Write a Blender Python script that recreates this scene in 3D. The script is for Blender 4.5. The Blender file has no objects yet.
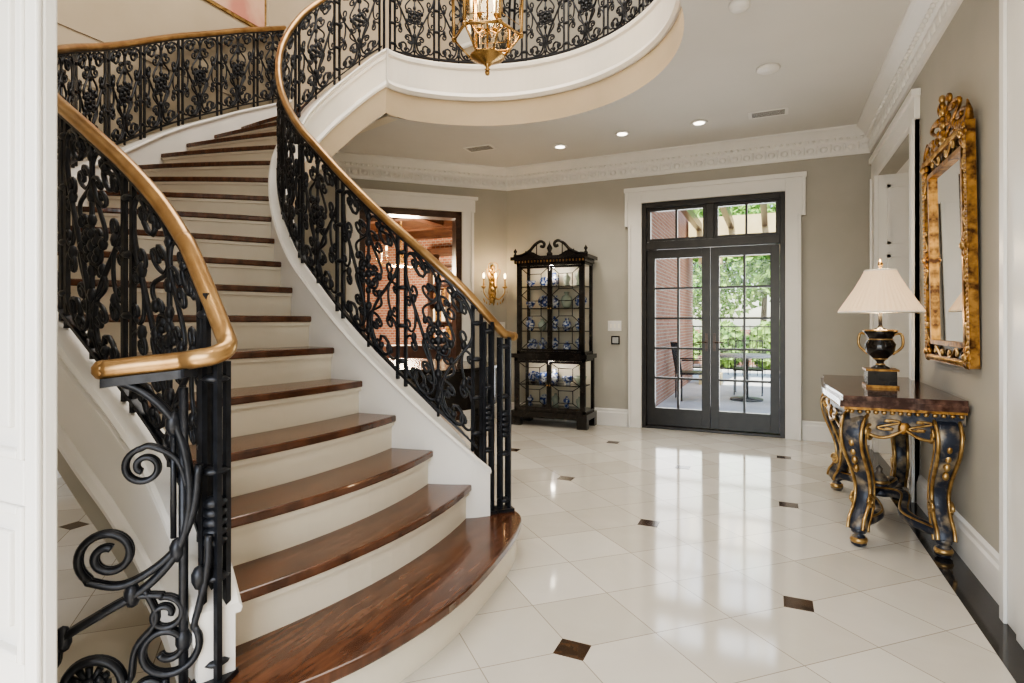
import bpy, bmesh, math, random
from mathutils import Vector, Matrix
random.seed(7)
scene = bpy.context.scene
COL = scene.collection

# ------------------------------------------------------------------ materials
def newmat(name):
    m = bpy.data.materials.new(name); m.use_nodes = True
    return m, m.node_tree, m.node_tree.nodes['Principled BSDF']
def setp(b, col=None, rough=None, metal=None, **k):
    if col is not None: b.inputs['Base Color'].default_value = (*col, 1)
    if rough is not None: b.inputs['Roughness'].default_value = rough
    if metal is not None: b.inputs['Metallic'].default_value = metal
    for kk, v in k.items():
        b.inputs[kk].default_value = v
def noise_mat(name, c1, c2, rough=.5, metal=0, scale=5, stretch=(1,1,1), bump=0, detail=4, lo=.35, hi=.65, **k):
    m, nt, b = newmat(name); setp(b, c1, rough, metal, **k)
    tc = nt.nodes.new('ShaderNodeTexCoord'); mp = nt.nodes.new('ShaderNodeMapping')
    mp.inputs['Scale'].default_value = stretch
    n = nt.nodes.new('ShaderNodeTexNoise'); n.inputs['Scale'].default_value = scale; n.inputs['Detail'].default_value = detail
    r = nt.nodes.new('ShaderNodeValToRGB')
    r.color_ramp.elements[0].position = lo; r.color_ramp.elements[0].color = (*c1, 1)
    r.color_ramp.elements[1].position = hi; r.color_ramp.elements[1].color = (*c2, 1)
    L = nt.links
    L.new(tc.outputs['Object'], mp.inputs[0]); L.new(mp.outputs[0], n.inputs['Vector'])
    L.new(n.outputs['Fac'], r.inputs[0]); L.new(r.outputs[0], b.inputs['Base Color'])
    if bump:
        bp = nt.nodes.new('ShaderNodeBump'); bp.inputs['Strength'].default_value = bump; bp.inputs['Distance'].default_value = .01
        L.new(n.outputs['Fac'], bp.inputs['Height']); L.new(bp.outputs[0], b.inputs['Normal'])
    return m
def emis(name, col, s):
    m, nt, b = newmat(name); setp(b, col, .5)
    b.inputs['Emission Color'].default_value = (*col, 1); b.inputs['Emission Strength'].default_value = s
    return m

WALL = noise_mat('wall_plaster', (.41,.39,.335), (.435,.41,.355), .75, scale=3)
WALLU = noise_mat('wall_plaster_upper', (.47,.39,.28), (.50,.42,.31), .75, scale=3)
CEIL = noise_mat('ceiling_paint', (.68,.66,.62), (.70,.68,.64), .8, scale=2)
WHITE = noise_mat('white_trim_paint', (.77,.75,.705), (.80,.775,.735), .35, scale=4)
CREAM = noise_mat('cream_riser_paint', (.74,.68,.56), (.78,.72,.60), .4, scale=3)
IRON = noise_mat('wrought_iron', (.008,.009,.012), (.018,.020,.026), .36, .35, scale=30, bump=.15)
BRASS = noise_mat('polished_brass', (.60,.39,.17), (.42,.26,.10), .26, .95, scale=6)
RAILM = noise_mat('aged_brass_handrail', (.46,.29,.13), (.30,.17,.07), .28, .75, scale=9, bump=.04)
GOLD = noise_mat('antique_gilt', (.42,.22,.06), (.07,.03,.012), .4, .8, scale=26, bump=.4, lo=.4, hi=.68)
GOLDB = noise_mat('bright_gilt', (.62,.42,.18), (.32,.19,.07), .34, .85, scale=20, bump=.2)
WOOD = noise_mat('oak_tread', (.056,.021,.010), (.125,.050,.024), .24, scale=7, stretch=(7,1,1), bump=.05, **{'Coat Weight':.3})
BLACKL = noise_mat('black_lacquer', (.008,.007,.007), (.02,.016,.014), .15, scale=10)
DOORB = noise_mat('door_black_bronze', (.010,.009,.009), (.020,.017,.015), .35, scale=10)
DARKW = noise_mat('dark_walnut', (.035,.014,.008), (.07,.03,.015), .3, scale=6, stretch=(1,1,5))
DARKSTONE = noise_mat('emperador_inset', (.028,.014,.008), (.07,.038,.02), .12, scale=25)
BLKSTONE = noise_mat('black_granite', (.008,.008,.008), (.035,.03,.028), .1, scale=40)
TABTOP = noise_mat('console_marble', (.04,.016,.012), (.20,.11,.08), .12, scale=22, detail=8, lo=.45, hi=.8)
TABLEP = noise_mat('console_paint', (.022,.028,.045), (.34,.27,.18), .38, .15, scale=13, bump=.4, lo=.48, hi=.70)
STEEL = noise_mat('grey_metal', (.4,.4,.4), (.5,.5,.5), .4, .5)
PORC = noise_mat('blue_white_porcelain', (.70,.72,.76), (.04,.08,.28), .12, scale=34, lo=.44, hi=.54)
PORC2 = noise_mat('celadon_porcelain', (.35,.40,.33), (.45,.50,.42), .15, scale=12)
CHALK = noise_mat('candle_wax', (.9,.85,.72), (.95,.9,.8), .5)
SHADE = emis('lampshade_fabric', (.80,.58,.37), .50)
BULB = emis('bulb_glow', (1,.72,.38), 12)
DOWN = emis('downlight_glow', (1,.9,.75), 6)
STONE = noise_mat('patio_stone', (.66,.65,.62), (.80,.78,.75), .7, scale=2)
STUCCO = noise_mat('cream_stucco', (.62,.50,.26), (.70,.58,.33), .8, scale=3)
LEAF = noise_mat('foliage', (.07,.20,.03), (.38,.56,.14), .6, scale=2.5)
BARK = noise_mat('bark', (.10,.07,.05), (.2,.15,.1), .9, scale=8)
LEATHER = noise_mat('brown_leather', (.06,.02,.01), (.1,.04,.02), .4, scale=9)
PAINTING = noise_mat('painting_canvas', (.58,.24,.18), (.70,.45,.32), .7, scale=2.2, lo=.4, hi=.6)
WOODFL = noise_mat('library_floor', (.12,.06,.03), (.2,.1,.05), .3, scale=5, stretch=(1,8,1))

def mirror_mat():
    m, nt, b = newmat('mirror_glass'); setp(b, (.85,.86,.86), .02, 1); return m
MIRROR = mirror_mat()
def glass_mat(name='window_glass', ior=1.25, tint=(.96,.97,.96)):
    m = bpy.data.materials.new(name); m.use_nodes = True; nt = m.node_tree; nt.nodes.clear()
    o = nt.nodes.new('ShaderNodeOutputMaterial'); mx = nt.nodes.new('ShaderNodeMixShader')
    t = nt.nodes.new('ShaderNodeBsdfTransparent'); g = nt.nodes.new('ShaderNodeBsdfGlossy'); g.inputs['Roughness'].default_value = .02
    t.inputs[0].default_value = (*tint,1)
    f = nt.nodes.new('ShaderNodeFresnel'); f.inputs[0].default_value = ior
    nt.links.new(f.outputs[0], mx.inputs[0]); nt.links.new(t.outputs[0], mx.inputs[1]); nt.links.new(g.outputs[0], mx.inputs[2])
    nt.links.new(mx.outputs[0], o.inputs[0]); return m
GLASS = glass_mat()
LGLASS = glass_mat('lantern_glass', 1.6, (.96,.93,.86))
def brick_mat(name, c1, c2, mortar, rot=(0,0,0)):
    m, nt, b = newmat(name); setp(b, c1, .85)
    tc = nt.nodes.new('ShaderNodeTexCoord'); mp = nt.nodes.new('ShaderNodeMapping'); mp.inputs['Rotation'].default_value = rot
    br = nt.nodes.new('ShaderNodeTexBrick'); br.inputs['Scale'].default_value = 4.5
    br.inputs['Color1'].default_value = (*c1,1); br.inputs['Color2'].default_value = (*c2,1); br.inputs['Mortar'].default_value = (*mortar,1)
    br.inputs['Mortar Size'].default_value = .03
    nt.links.new(tc.outputs['Object'], mp.inputs[0]); nt.links.new(mp.outputs[0], br.inputs['Vector']); nt.links.new(br.outputs[0], b.inputs['Base Color'])
    return m
BRICKY = brick_mat('brick_facing_y', (.30,.10,.055), (.40,.18,.10), (.40,.35,.30), (math.pi/2,0,0))
def brick_x():
    m, nt, b = newmat('brick_facing_x'); setp(b, (.3,.1,.06), .85)
    tc = nt.nodes.new('ShaderNodeTexCoord'); sp = nt.nodes.new('ShaderNodeSeparateXYZ'); cb = nt.nodes.new('ShaderNodeCombineXYZ')
    br = nt.nodes.new('ShaderNodeTexBrick'); br.inputs['Scale'].default_value = 4.5; br.inputs['Mortar Size'].default_value = .03
    br.inputs['Color1'].default_value = (.34,.13,.08,1); br.inputs['Color2'].default_value = (.45,.21,.14,1); br.inputs['Mortar'].default_value = (.44,.39,.34,1)
    L = nt.links; L.new(tc.outputs['Object'], sp.inputs[0]); L.new(sp.outputs['Y'], cb.inputs['X']); L.new(sp.outputs['Z'], cb.inputs['Y'])
    L.new(cb.outputs[0], br.inputs['Vector']); L.new(br.outputs[0], b.inputs['Base Color']); return m
BRICKX = brick_x()

PX, PY, OX, OY = .785, .735, .11, 2.77
def marble():
    m, nt, b = newmat('marble_floor'); setp(b, (.8,.76,.68), .085)
    L = nt.links; N = nt.nodes.new
    def mth(op, a, c=None, d=None):
        n = N('ShaderNodeMath'); n.operation = op
        for i, x in enumerate((a, c, d)):
            if x is None: continue
            if isinstance(x, (int, float)): n.inputs[i].default_value = x
            else: L.new(x, n.inputs[i])
        return n.outputs[0]
    tc = N('ShaderNodeTexCoord'); sp = N('ShaderNodeSeparateXYZ'); L.new(tc.outputs['Object'], sp.inputs[0])
    x = mth('DIVIDE', mth('SUBTRACT', sp.outputs['X'], OX), PX); y = mth('DIVIDE', mth('SUBTRACT', sp.outputs['Y'], OY), PY)
    a = mth('MULTIPLY', mth('ADD', x, y), 1.5); c = mth('MULTIPLY', mth('SUBTRACT', x, y), 1.5)
    def line(v):
        fr = mth('FRACT', mth('ADD', v, .5)); return mth('LESS_THAN', mth('ABSOLUTE', mth('SUBTRACT', fr, .5)), .0055)
    g = mth('MAXIMUM', line(a), line(c))
    cb = N('ShaderNodeCombineXYZ'); L.new(mth('FLOOR', a), cb.inputs[0]); L.new(mth('FLOOR', c), cb.inputs[1])
    wn = N('ShaderNodeTexWhiteNoise'); L.new(cb.outputs[0], wn.inputs['Vector'])
    n = N('ShaderNodeTexNoise'); n.inputs['Scale'].default_value = 2.6; n.inputs['Detail'].default_value = 9; n.inputs['Distortion'].default_value = 1.2
    L.new(tc.outputs['Object'], n.inputs['Vector'])
    fac = mth('ADD', mth('MULTIPLY', wn.outputs['Value'], .55), mth('MULTIPLY', n.outputs['Fac'], .5))
    r = N('ShaderNodeValToRGB'); r.color_ramp.elements[0].position = .15; r.color_ramp.elements[0].color = (.53,.49,.42,1)
    r.color_ramp.elements[1].position = .85; r.color_ramp.elements[1].color = (.67,.635,.57,1); L.new(fac, r.inputs[0])
    mx = N('ShaderNodeMixRGB'); L.new(g, mx.inputs[0]); L.new(r.outputs[0], mx.inputs[1]); mx.inputs[2].default_value = (.32,.28,.23,1)
    L.new(mx.outputs[0], b.inputs['Base Color']); return m
MARBLE = marble()

# ------------------------------------------------------------------ mesh builder
class MB:
    def __init__(s): s.v=[]; s.f=[]; s.m=[]; s.s=[]; s.mats=[]; s.T=None
    def add(s, vs, fs, mat, smooth=False):
        if mat not in s.mats: s.mats.append(mat)
        k = s.mats.index(mat); o = len(s.v)
        if s.T is not None: vs = [s.T @ Vector(v) for v in vs]
        s.v.extend([tuple(v) for v in vs])
        for f in fs: s.f.append([o+i for i in f]); s.m.append(k); s.s.append(smooth)
        return s
    def box(s, lo, hi, mat):
        x0,y0,z0 = lo; x1,y1,z1 = hi
        vs = [(x0,y0,z0),(x1,y0,z0),(x1,y1,z0),(x0,y1,z0),(x0,y0,z1),(x1,y0,z1),(x1,y1,z1),(x0,y1,z1)]
        return s.add(vs, [(0,3,2,1),(4,5,6,7),(0,1,5,4),(1,2,6,5),(2,3,7,6),(3,0,4,7)], mat)
    def prism(s, poly, z0, z1, mat, smooth=False):
        n = len(poly)
        vs = [(x,y,z0) for x,y in poly]+[(x,y,z1) for x,y in poly]
        return s.add(vs, [tuple(range(n-1,-1,-1)), tuple(range(n,2*n))]+[(i,(i+1)%n,n+(i+1)%n,n+i) for i in range(n)], mat)
    def prism_xz(s, poly, y0, y1, mat):
        n = len(poly); vs = [(x,y0,z) for x,z in poly]+[(x,y1,z) for x,z in poly]
        return s.add(vs, [tuple(range(n)), tuple(range(2*n-1,n-1,-1))]+[(i,n+i,n+(i+1)%n,(i+1)%n) for i in range(n)], mat)
    def lathe(s, prof, c, mat, seg=20, smooth=True):
        vs=[]; fs=[]
        for r,z in prof:
            for j in range(seg):
                a = 2*math.pi*j/seg; vs.append((c[0]+r*math.cos(a), c[1]+r*math.sin(a), c[2]+z))
        for i in range(len(prof)-1):
            for j in range(seg):
                k=(j+1)%seg; fs.append((i*seg+j,i*seg+k,(i+1)*seg+k,(i+1)*seg+j))
        fs.append(tuple(range(seg-1,-1,-1))); fs.append(tuple((len(prof)-1)*seg+j for j in range(seg)))
        return s.add(vs, fs, mat, smooth)
    def tube(s, pts, r, mat, sides=6):
        pts=[Vector(p) for p in pts]; n=len(pts)
        if n<2: return s
        rr = r if isinstance(r,(list,tuple)) else [r]*n
        vs=[]; fs=[]; up=None
        for i,p in enumerate(pts):
            t = (pts[min(i+1,n-1)]-pts[max(i-1,0)])
            if t.length<1e-9: t=Vector((0,0,1))
            t.normalize()
            if up is None:
                a = Vector((0,0,1)) if abs(t.z)<.9 else Vector((1,0,0)); up=(a-t*a.dot(t)).normalized()
            else:
                up = up-t*up.dot(t)
                up = up.normalized() if up.length>1e-6 else t.orthogonal().normalized()
            w = t.cross(up)
            for j in range(sides):
                a=2*math.pi*(j+.5)/sides; vs.append(p+(up*math.cos(a)+w*math.sin(a))*rr[i])
        for i in range(n-1):
            for j in range(sides):
                k=(j+1)%sides; fs.append((i*sides+j,i*sides+k,(i+1)*sides+k,(i+1)*sides+j))
        fs.append(tuple(range(sides-1,-1,-1))); fs.append(tuple((n-1)*sides+j for j in range(sides)))
        return s.add(vs, fs, mat, sides>4)
    def sweep(s, pts, prof, mat, closed=False, smooth=False):
        pts=[Vector(p) for p in pts]; n=len(pts); m=len(prof); vs=[]; fs=[]
        for i in range(n):
            if closed: a=pts[i]-pts[i-1]; b=pts[(i+1)%n]-pts[i]
            else:
                a = pts[i]-pts[i-1] if i>0 else pts[1]-pts[0]; b = pts[i+1]-pts[i] if i<n-1 else a
            n1=Vector((a.y,-a.x,0)).normalized(); n2=Vector((b.y,-b.x,0)).normalized()
            nn=(n1+n2)/max(.3,(1+n1.dot(n2)))
            for sd,u in prof: vs.append(pts[i]+nn*sd+Vector((0,0,u)))
        for i in range(n if closed else n-1):
            i2=(i+1)%n
            for j in range(m):
                k=(j+1)%m; fs.append((i*m+j,i*m+k,i2*m+k,i2*m+j))
        if not closed: fs.append(tuple(range(m-1,-1,-1))); fs.append(tuple((n-1)*m+j for j in range(m)))
        return s.add(vs, fs, mat, smooth)
    def blob(s, c, r, mat, ax=None, seg=8, rings=5):
        if isinstance(r,(int,float)): r=(r,r,r)
        vs=[]; fs=[]; c=Vector(c)
        ax = ax or (Vector((1,0,0)),Vector((0,1,0)),Vector((0,0,1)))
        for i in range(rings+1):
            ph=math.pi*i/rings
            for j in range(seg):
                th=2*math.pi*j/seg
                l=(math.sin(ph)*math.cos(th)*r[0], math.sin(ph)*math.sin(th)*r[1], math.cos(ph)*r[2])
                vs.append(c+ax[0]*l[0]+ax[1]*l[1]+ax[2]*l[2])
        for i in range(rings):
            for j in range(seg):
                k=(j+1)%seg; fs.append((i*seg+j,(i+1)*seg+j,(i+1)*seg+k,i*seg+k))
        return s.add(vs, fs, mat, True)
    def build(s, name, parent=None, bevel=0):
        me=bpy.data.meshes.new(name); me.from_pydata(s.v,[],s.f)
        for m in s.mats: me.materials.append(m)
        me.polygons.foreach_set('material_index', s.m); me.polygons.foreach_set('use_smooth', s.s)
        me.validate(clean_customdata=False); me.update()
        bm=bmesh.new(); bm.from_mesh(me); bmesh.ops.recalc_face_normals(bm, faces=bm.faces); bm.to_mesh(me); bm.free()
        o=bpy.data.objects.new(name, me); COL.objects.link(o)
        if parent: o.parent=parent
        if bevel:
            bv=o.modifiers.new('bevel','BEVEL'); bv.width=bevel; bv.segments=2; bv.limit_method='ANGLE'; bv.angle_limit=math.radians(40)
        return o
def empty(name, loc=(0,0,0)):
    e=bpy.data.objects.new(name,None); e.empty_display_size=.1; COL.objects.link(e); return e
def catmull(P, per=8):
    P=[Vector(p) for p in P]; out=[]
    Q=[P[0]*2-P[1]]+P+[P[-1]*2-P[-2]]
    for i in range(1,len(Q)-2):
        for k in range(per):
            t=k/per; a,b,c,d=Q[i-1],Q[i],Q[i+1],Q[i+2]
            out.append(.5*((2*b)+(c-a)*t+(2*a-5*b+4*c-d)*t*t+(3*b-a-3*c+d)*t*t*t))
    out.append(P[-1]); return out

# ------------------------------------------------------------------ scroll shapes
def turtle(kind, turns=1.35, p=2.2, n=46, c0=0):
    a=(p+1)*turns*2*math.pi; pts=[]; x=y=th=0.0
    for i in range(n):
        t=-1+2*i/(n-1)
        k=a*abs(t)**p*((1 if t>0 else -1) if kind=='S' else 1)+c0
        dt=2/(n-1); th+=k*dt; x+=math.cos(th)*dt; y+=math.sin(th)*dt; pts.append((x,y))
    e=6
    x0=sum(q[0] for q in pts[:e])/e; y0=sum(q[1] for q in pts[:e])/e; x1=sum(q[0] for q in pts[-e:])/e; y1=sum(q[1] for q in pts[-e:])/e
    an=math.pi/2-math.atan2(y1-y0,x1-x0); c,s_=math.cos(an),math.sin(an)
    pts=[(q[0]*c-q[1]*s_, q[0]*s_+q[1]*c) for q in pts]
    xs=[q[0] for q in pts]; ys=[q[1] for q in pts]
    cx,cy,w,h=(min(xs)+max(xs))/2,(min(ys)+max(ys))/2,max(xs)-min(xs),max(ys)-min(ys)
    return [((q[0]-cx)/w,(q[1]-cy)/h) for q in pts]
S1=turtle('S',1.3,2.0); C1=turtle('C',1.15,1.6,c0=1.2)
def place(sh,cx,cy,w,h,fx=1,fy=1,swap=False):
    return [((cx+(q[1] if swap else q[0])*w*fx),(cy+(q[0] if swap else q[1])*h*fy)) for q in sh]

class Path:
    def __init__(s, pts):
        s.p=[Vector(q) for q in pts]; s.L=[0]
        for i in range(1,len(s.p)): s.L.append(s.L[-1]+math.hypot(s.p[i].x-s.p[i-1].x, s.p[i].y-s.p[i-1].y))
        s.len=s.L[-1]
    def at(s,u):
        u=max(0,min(s.len-1e-6,u)); lo,hi=0,len(s.L)-1
        while hi-lo>1:
            m=(lo+hi)//2
            if s.L[m]<=u: lo=m
            else: hi=m
        t=(u-s.L[lo])/max(1e-9,s.L[hi]-s.L[lo]); return s.p[lo].lerp(s.p[hi],t)
    def fr(s,u):
        a=s.at(u-.01); b=s.at(u+.01); t=Vector((b.x-a.x,b.y-a.y,0)).normalized(); return t, Vector((t.y,-t.x,0))

H0,H1=.05,.80
def iron_run(mb, path, u0, u1, unit=.50):
    n=max(1,round((u1-u0)/unit)); W=(u1-u0)/n
    def P(u,v,off=0):
        q=path.at(u); t,nr=path.fr(u); return Vector((q.x,q.y,q.z+H0+v*(H1-H0)))+nr*off
    def line(pts,r=.0065,off=0,sides=5): mb.tube([P(u,v,off) for u,v in pts], r, IRON, sides)
    def leaf(u,v,ru,rv):
        t,nr=path.fr(u); mb.blob(P(u,v),(ru,.016,rv),IRON,(t,nr,Vector((0,0,1))),7,4)
    for k in range(n):
        a=u0+k*W
        for d in (-.024,.024):
            mb.tube([P(a+d,-.06),P(a+d,1.02)], .0115, IRON, 4)
        for v in (.10,.36,.64,.90):
            q=P(a,v); t,nr=path.fr(a); mb.blob(q,(.038,.018,.014),IRON,(t,nr,Vector((0,0,1))),8,4)
        m=a+W*.5
        mb.tube([P(m,-.05),P(m,1.0)], .009, IRON, 5)
        # medallion: ring, petals, boss
        line([(m+.062*math.cos(2*math.pi*i/20),.5+.062*math.sin(2*math.pi*i/20)/.75) for i in range(21)],.008)
        leaf(m,.5,.026,.026)
        for i in range(8):
            an=math.pi*2*i/8; leaf(m+.042*math.cos(an),.5+.042*math.sin(an)/.75,.019,.019)
        for i in range(6):
            an=math.pi*2*(i+.5)/6; leaf(m+.085*math.cos(an),.5+.092*math.sin(an)/.75,.018,.024)
        for v,sz in ((.26,.024),(.74,.024),(.07,.02),(.93,.02)): leaf(m,v,sz,sz*1.2)
        for sgn in (-1,1):
            cx=m+sgn*W*.25
            line(place(S1,cx,.5,W*.40,.95,sgn,1),.0098)
            line(place(C1,m+sgn*W*.11,.14,W*.20,.24,-sgn,1),.008)
            line(place(C1,m+sgn*W*.11,.86,W*.20,.24,-sgn,1),.008)
            line(place(S1,m+sgn*W*.11,.71,W*.19,.28,-sgn,1),.008)
            line(place(S1,m+sgn*W*.11,.29,W*.19,.28,-sgn,-1),.008)
            line(place(C1,m+sgn*W*.37,.80,W*.17,.30,sgn,1),.008)
            line(place(C1,m+sgn*W*.37,.20,W*.17,.30,sgn,1),.008)
            line(place(C1,m+sgn*W*.37,.50,W*.13,.24,-sgn,1),.0075)
            leaf(m+sgn*W*.33,.64,.018,.028); leaf(m+sgn*W*.33,.36,.018,.028)
            leaf(m+sgn*W*.2,.93,.02,.02); leaf(m+sgn*W*.2,.07,.02,.02)
    for d in (-.024,.024):
        mb.tube([P(u1+d,-.06),P(u1+d,1.02)], .0115, IRON, 4)
    us=[u0+(u1-u0)*i/(n*10) for i in range(n*10+1)]
    for v in (0,1):
        mb.sweep([P(u,v) for u in us], [(-.014,-.008),(.014,-.008),(.014,.008),(-.014,.008)], IRON)
def railprof(k): return [(.034*k*math.cos(a),.021*k*math.sin(a)) for a in [2*math.pi*i/12 for i in range(12)]]
RAILP=railprof(1); RAILS=railprof(.8)

# ------------------------------------------------------------------ stair data
R=.18
INN=[(-1.31,2.83),(-1.45,2.68),(-1.64,2.60),(-1.85,2.56),(-2.06,2.54),(-2.27,2.55),(-2.48,2.59),(-2.71,2.67),(-2.92,2.78),(-3.11,2.90),(-3.26,3.01),(-3.38,3.12),(-3.49,3.25),(-3.57,3.39),(-3.62,3.54),(-3.63,3.70),(-3.61,3.88),(-3.55,4.06),(-3.46,4.23),(-3.34,4.40)]
OUT=[(-1.40,1.18),(-1.56,1.24),(-1.75,1.28),(-1.96,1.29),(-2.22,1.30),(-2.52,1.34),(-2.85,1.43),(-3.19,1.56),(-3.53,1.72),(-3.86,1.92),(-4.15,2.17),(-4.40,2.43),(-4.60,2.72),(-4.75,3.0),(-4.86,3.27),(-4.93,3.56),(-4.97,3.88),(-4.98,4.2),(-4.98,4.55),(-4.96,4.9)]
inn=catmull([(x,y,R*(i+1)) for i,(x,y) in enumerate(INN)],8)
out=catmull([(x,y,R*(i+1)) for i,(x,y) in enumerate(OUT)],8)
def offs(pts,d):
    o=[]
    for i,p in enumerate(pts):
        a=pts[max(0,i-1)]; b=pts[min(len(pts)-1,i+1)]; t=Vector((b.x-a.x,b.y-a.y,0)).normalized()
        o.append(p+Vector((t.y,-t.x,0))*d)
    return o
ZT=.17
def drop(z):
    s=max(0,min(1,(z/R-8)/8)); return .30+.13*s*s*(3-2*s)

stair=empty('curved_staircase')
tr=MB(); ri=MB()
def nose(k, sh=0):
    a=inn[(k-1)*8]; b=out[(k-1)*8]; n=12; bow={2:.10,3:.09,4:.07,5:.05}.get(k,.025)
    d=Vector((b.x-a.x,b.y-a.y)); L=d.length; d/=L; nr=Vector((-d.y,d.x))
    if nr.x<0 and k<8: nr=-nr
    if k>=8:
        up=inn[min(len(inn)-1,(k-1)*8+4)]-a
        if nr.dot(Vector((up.x,up.y)))>0: nr=-nr
    return [(a.x+d.x*L*i/n+nr.x*(bow*4*(i/n)*(1-i/n)+sh), a.y+d.y*L*i/n+nr.y*(bow*4*(i/n)*(1-i/n)+sh)) for i in range(n+1)]
front1=[(v.x,v.y) for v in catmull([(-1.52,2.86,0),(-1.40,2.91,0),(-1.28,2.88,0),(-1.19,2.74,0),(-1.12,2.40,0),(-1.08,1.9,0),(-1.14,1.5,0),(-1.25,1.22,0),(-1.36,1.06,0),(-1.47,1.03,0)],6)]
def shrink(poly,c,d):
    o=[]
    for x,y in poly:
        v=Vector((x-c[0],y-c[1])); l=v.length; v*=(l-d)/l; o.append((c[0]+v.x,c[1]+v.y))
    return o
b1=nose(2,-.16)
tr.prism(front1+list(reversed(b1)), R-.04, R, WOOD)
ri.prism(shrink(front1,(-1.6,2.0),.035)+list(reversed(b1)), 0.001, R-.04, CREAM)
for k in range(2,20):
    A=nose(k); B=nose(k+1,-.06)
    tr.prism(A+list(reversed(B)), k*R-.036, k*R, WOOD)
    C=nose(k,-.03); D=nose(k,-.05)
    ri.prism(C+list(reversed(D)), (k-1)*R-.01, k*R-.036, CREAM)
    C2=nose(k,-.014)
    ri.prism(C2+list(reversed(D)), k*R-.056, k*R-.036, CREAM)
C=nose(20,-.03); D=nose(20,-.05); ri.prism(C+list(reversed(D)), 19*R-.01, 20*R, CREAM)
tr.build('treads',stair,.008); ri.build('risers',stair)
def stringer(path, s0, s1, side):
    mb=MB(); q0=path[s0:s1]; q1=offs(path,side)[s0:s1]; vs=[]; fs=[]
    for a,b in zip(q0,q1):
        zt=a.z+ZT-.01; zb=max(0.0,a.z-drop(a.z))
        vs+= [(a.x,a.y,zb),(b.x,b.y,zb),(b.x,b.y,zt),(a.x,a.y,zt)]
    n=len(q0)
    for i in range(n-1):
        for j in range(4):
            k=(j+1)%4; fs.append((i*4+j,i*4+k,i*4+4+k,i*4+4+j))
    fs.append((0,3,2,1)); fs.append((n*4-4,n*4-3,n*4-2,n*4-1)); mb.add(vs,fs,WHITE)
    mid=offs(path,side/2)[s0:s1]; w=abs(side)/2
    mb.sweep(mid,[(-w-.015,ZT-.03),(w+.015,ZT-.03),(w+.02,ZT-.015),(w+.01,ZT),(-w-.01,ZT),(-w-.02,ZT-.015)],WHITE)
    face=offs(path,side)[s0:s1]; sg=1 if side>0 else -1
    mb.sweep([p for p in face if p.z>.35],[(0,-.19),(sg*.02,-.19),(sg*.024,-.165),(sg*.012,-.14),(0,-.13)],WHITE)
    mb.sweep(face,[(0,ZT-.09),(sg*.012,ZT-.09),(sg*.012,ZT-.06),(0,ZT-.05)],WHITE)
    f2=[p for p in offs(path,side+sg*.006)[s0:s1] if p.z>.6]; vs=[];fs=[]
    for p in f2: vs+=[(p.x,p.y,p.z-.18),(p.x,p.y,p.z-drop(p.z))]
    for i in range(len(f2)-1): fs.append((2*i,2*i+1,2*i+3,2*i+2))
    mb.add(vs,fs,WALLU if side>0 else WALL,True)
    return mb
stringer(inn,4,len(inn),.10).build('stringer_inner',stair)
stringer(out,2,len(out),-.10).build('stringer_outer',stair)
so=MB(); vs=[]; fs=[]
s0=10; io=offs(inn,.09); oo=offs(out,-.09)
for a,b in zip(io[s0:],oo[s0:]): vs+=[(a.x,a.y,max(.002,a.z-drop(a.z)+.002)),(b.x,b.y,max(.002,b.z-drop(b.z)+.002))]
for i in range(len(vs)//2-1): fs.append((2*i,2*i+1,2*i+3,2*i+2))
so.add(vs,fs,WALL,True)
io=offs(inn,.03); oo=offs(inn,.08); vs=[]
for a,b in zip(io[10:66],oo[10:66]): vs+=[(a.x,a.y,0),(b.x,b.y,0),(b.x,b.y,a.z-.28),(a.x,a.y,a.z-.28)]
so.add(vs,[(i*4+j,i*4+(j+1)%4,i*4+4+(j+1)%4,i*4+4+j) for i in range(len(vs)//4-1) for j in range(4)],WALL); so.build('soffit_and_spandrel',stair)

def up(pts,dz): return [Vector((p.x,p.y,p.z+dz)) for p in pts]
innC=up(offs(inn,.05),ZT); outC=up(offs(out,-.05),ZT)
RT=H1+.03
balcC=(-2.0,3.65); BR=1.5
arc=[Vector((balcC[0]+BR*math.cos(math.radians(a)), balcC[1]+BR*math.sin(math.radians(a)), 3.6)) for a in range(148,-51,-3)]
near=[Vector((x,y,3.6)) for x,y in [(-1.25,1.95),(-1.6,1.5),(-2.1,1.15),(-2.8,1.02),(-3.6,1.0),(-4.4,1.0),(-5.10,1.0)]]
hole_curve=catmull([arc[-1]]+near,5)[1:]
edge=arc+hole_curve
bal=MB()
pi=Path(innC); iron_run(bal,pi,.16,pi.len-.02,.44)
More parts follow.
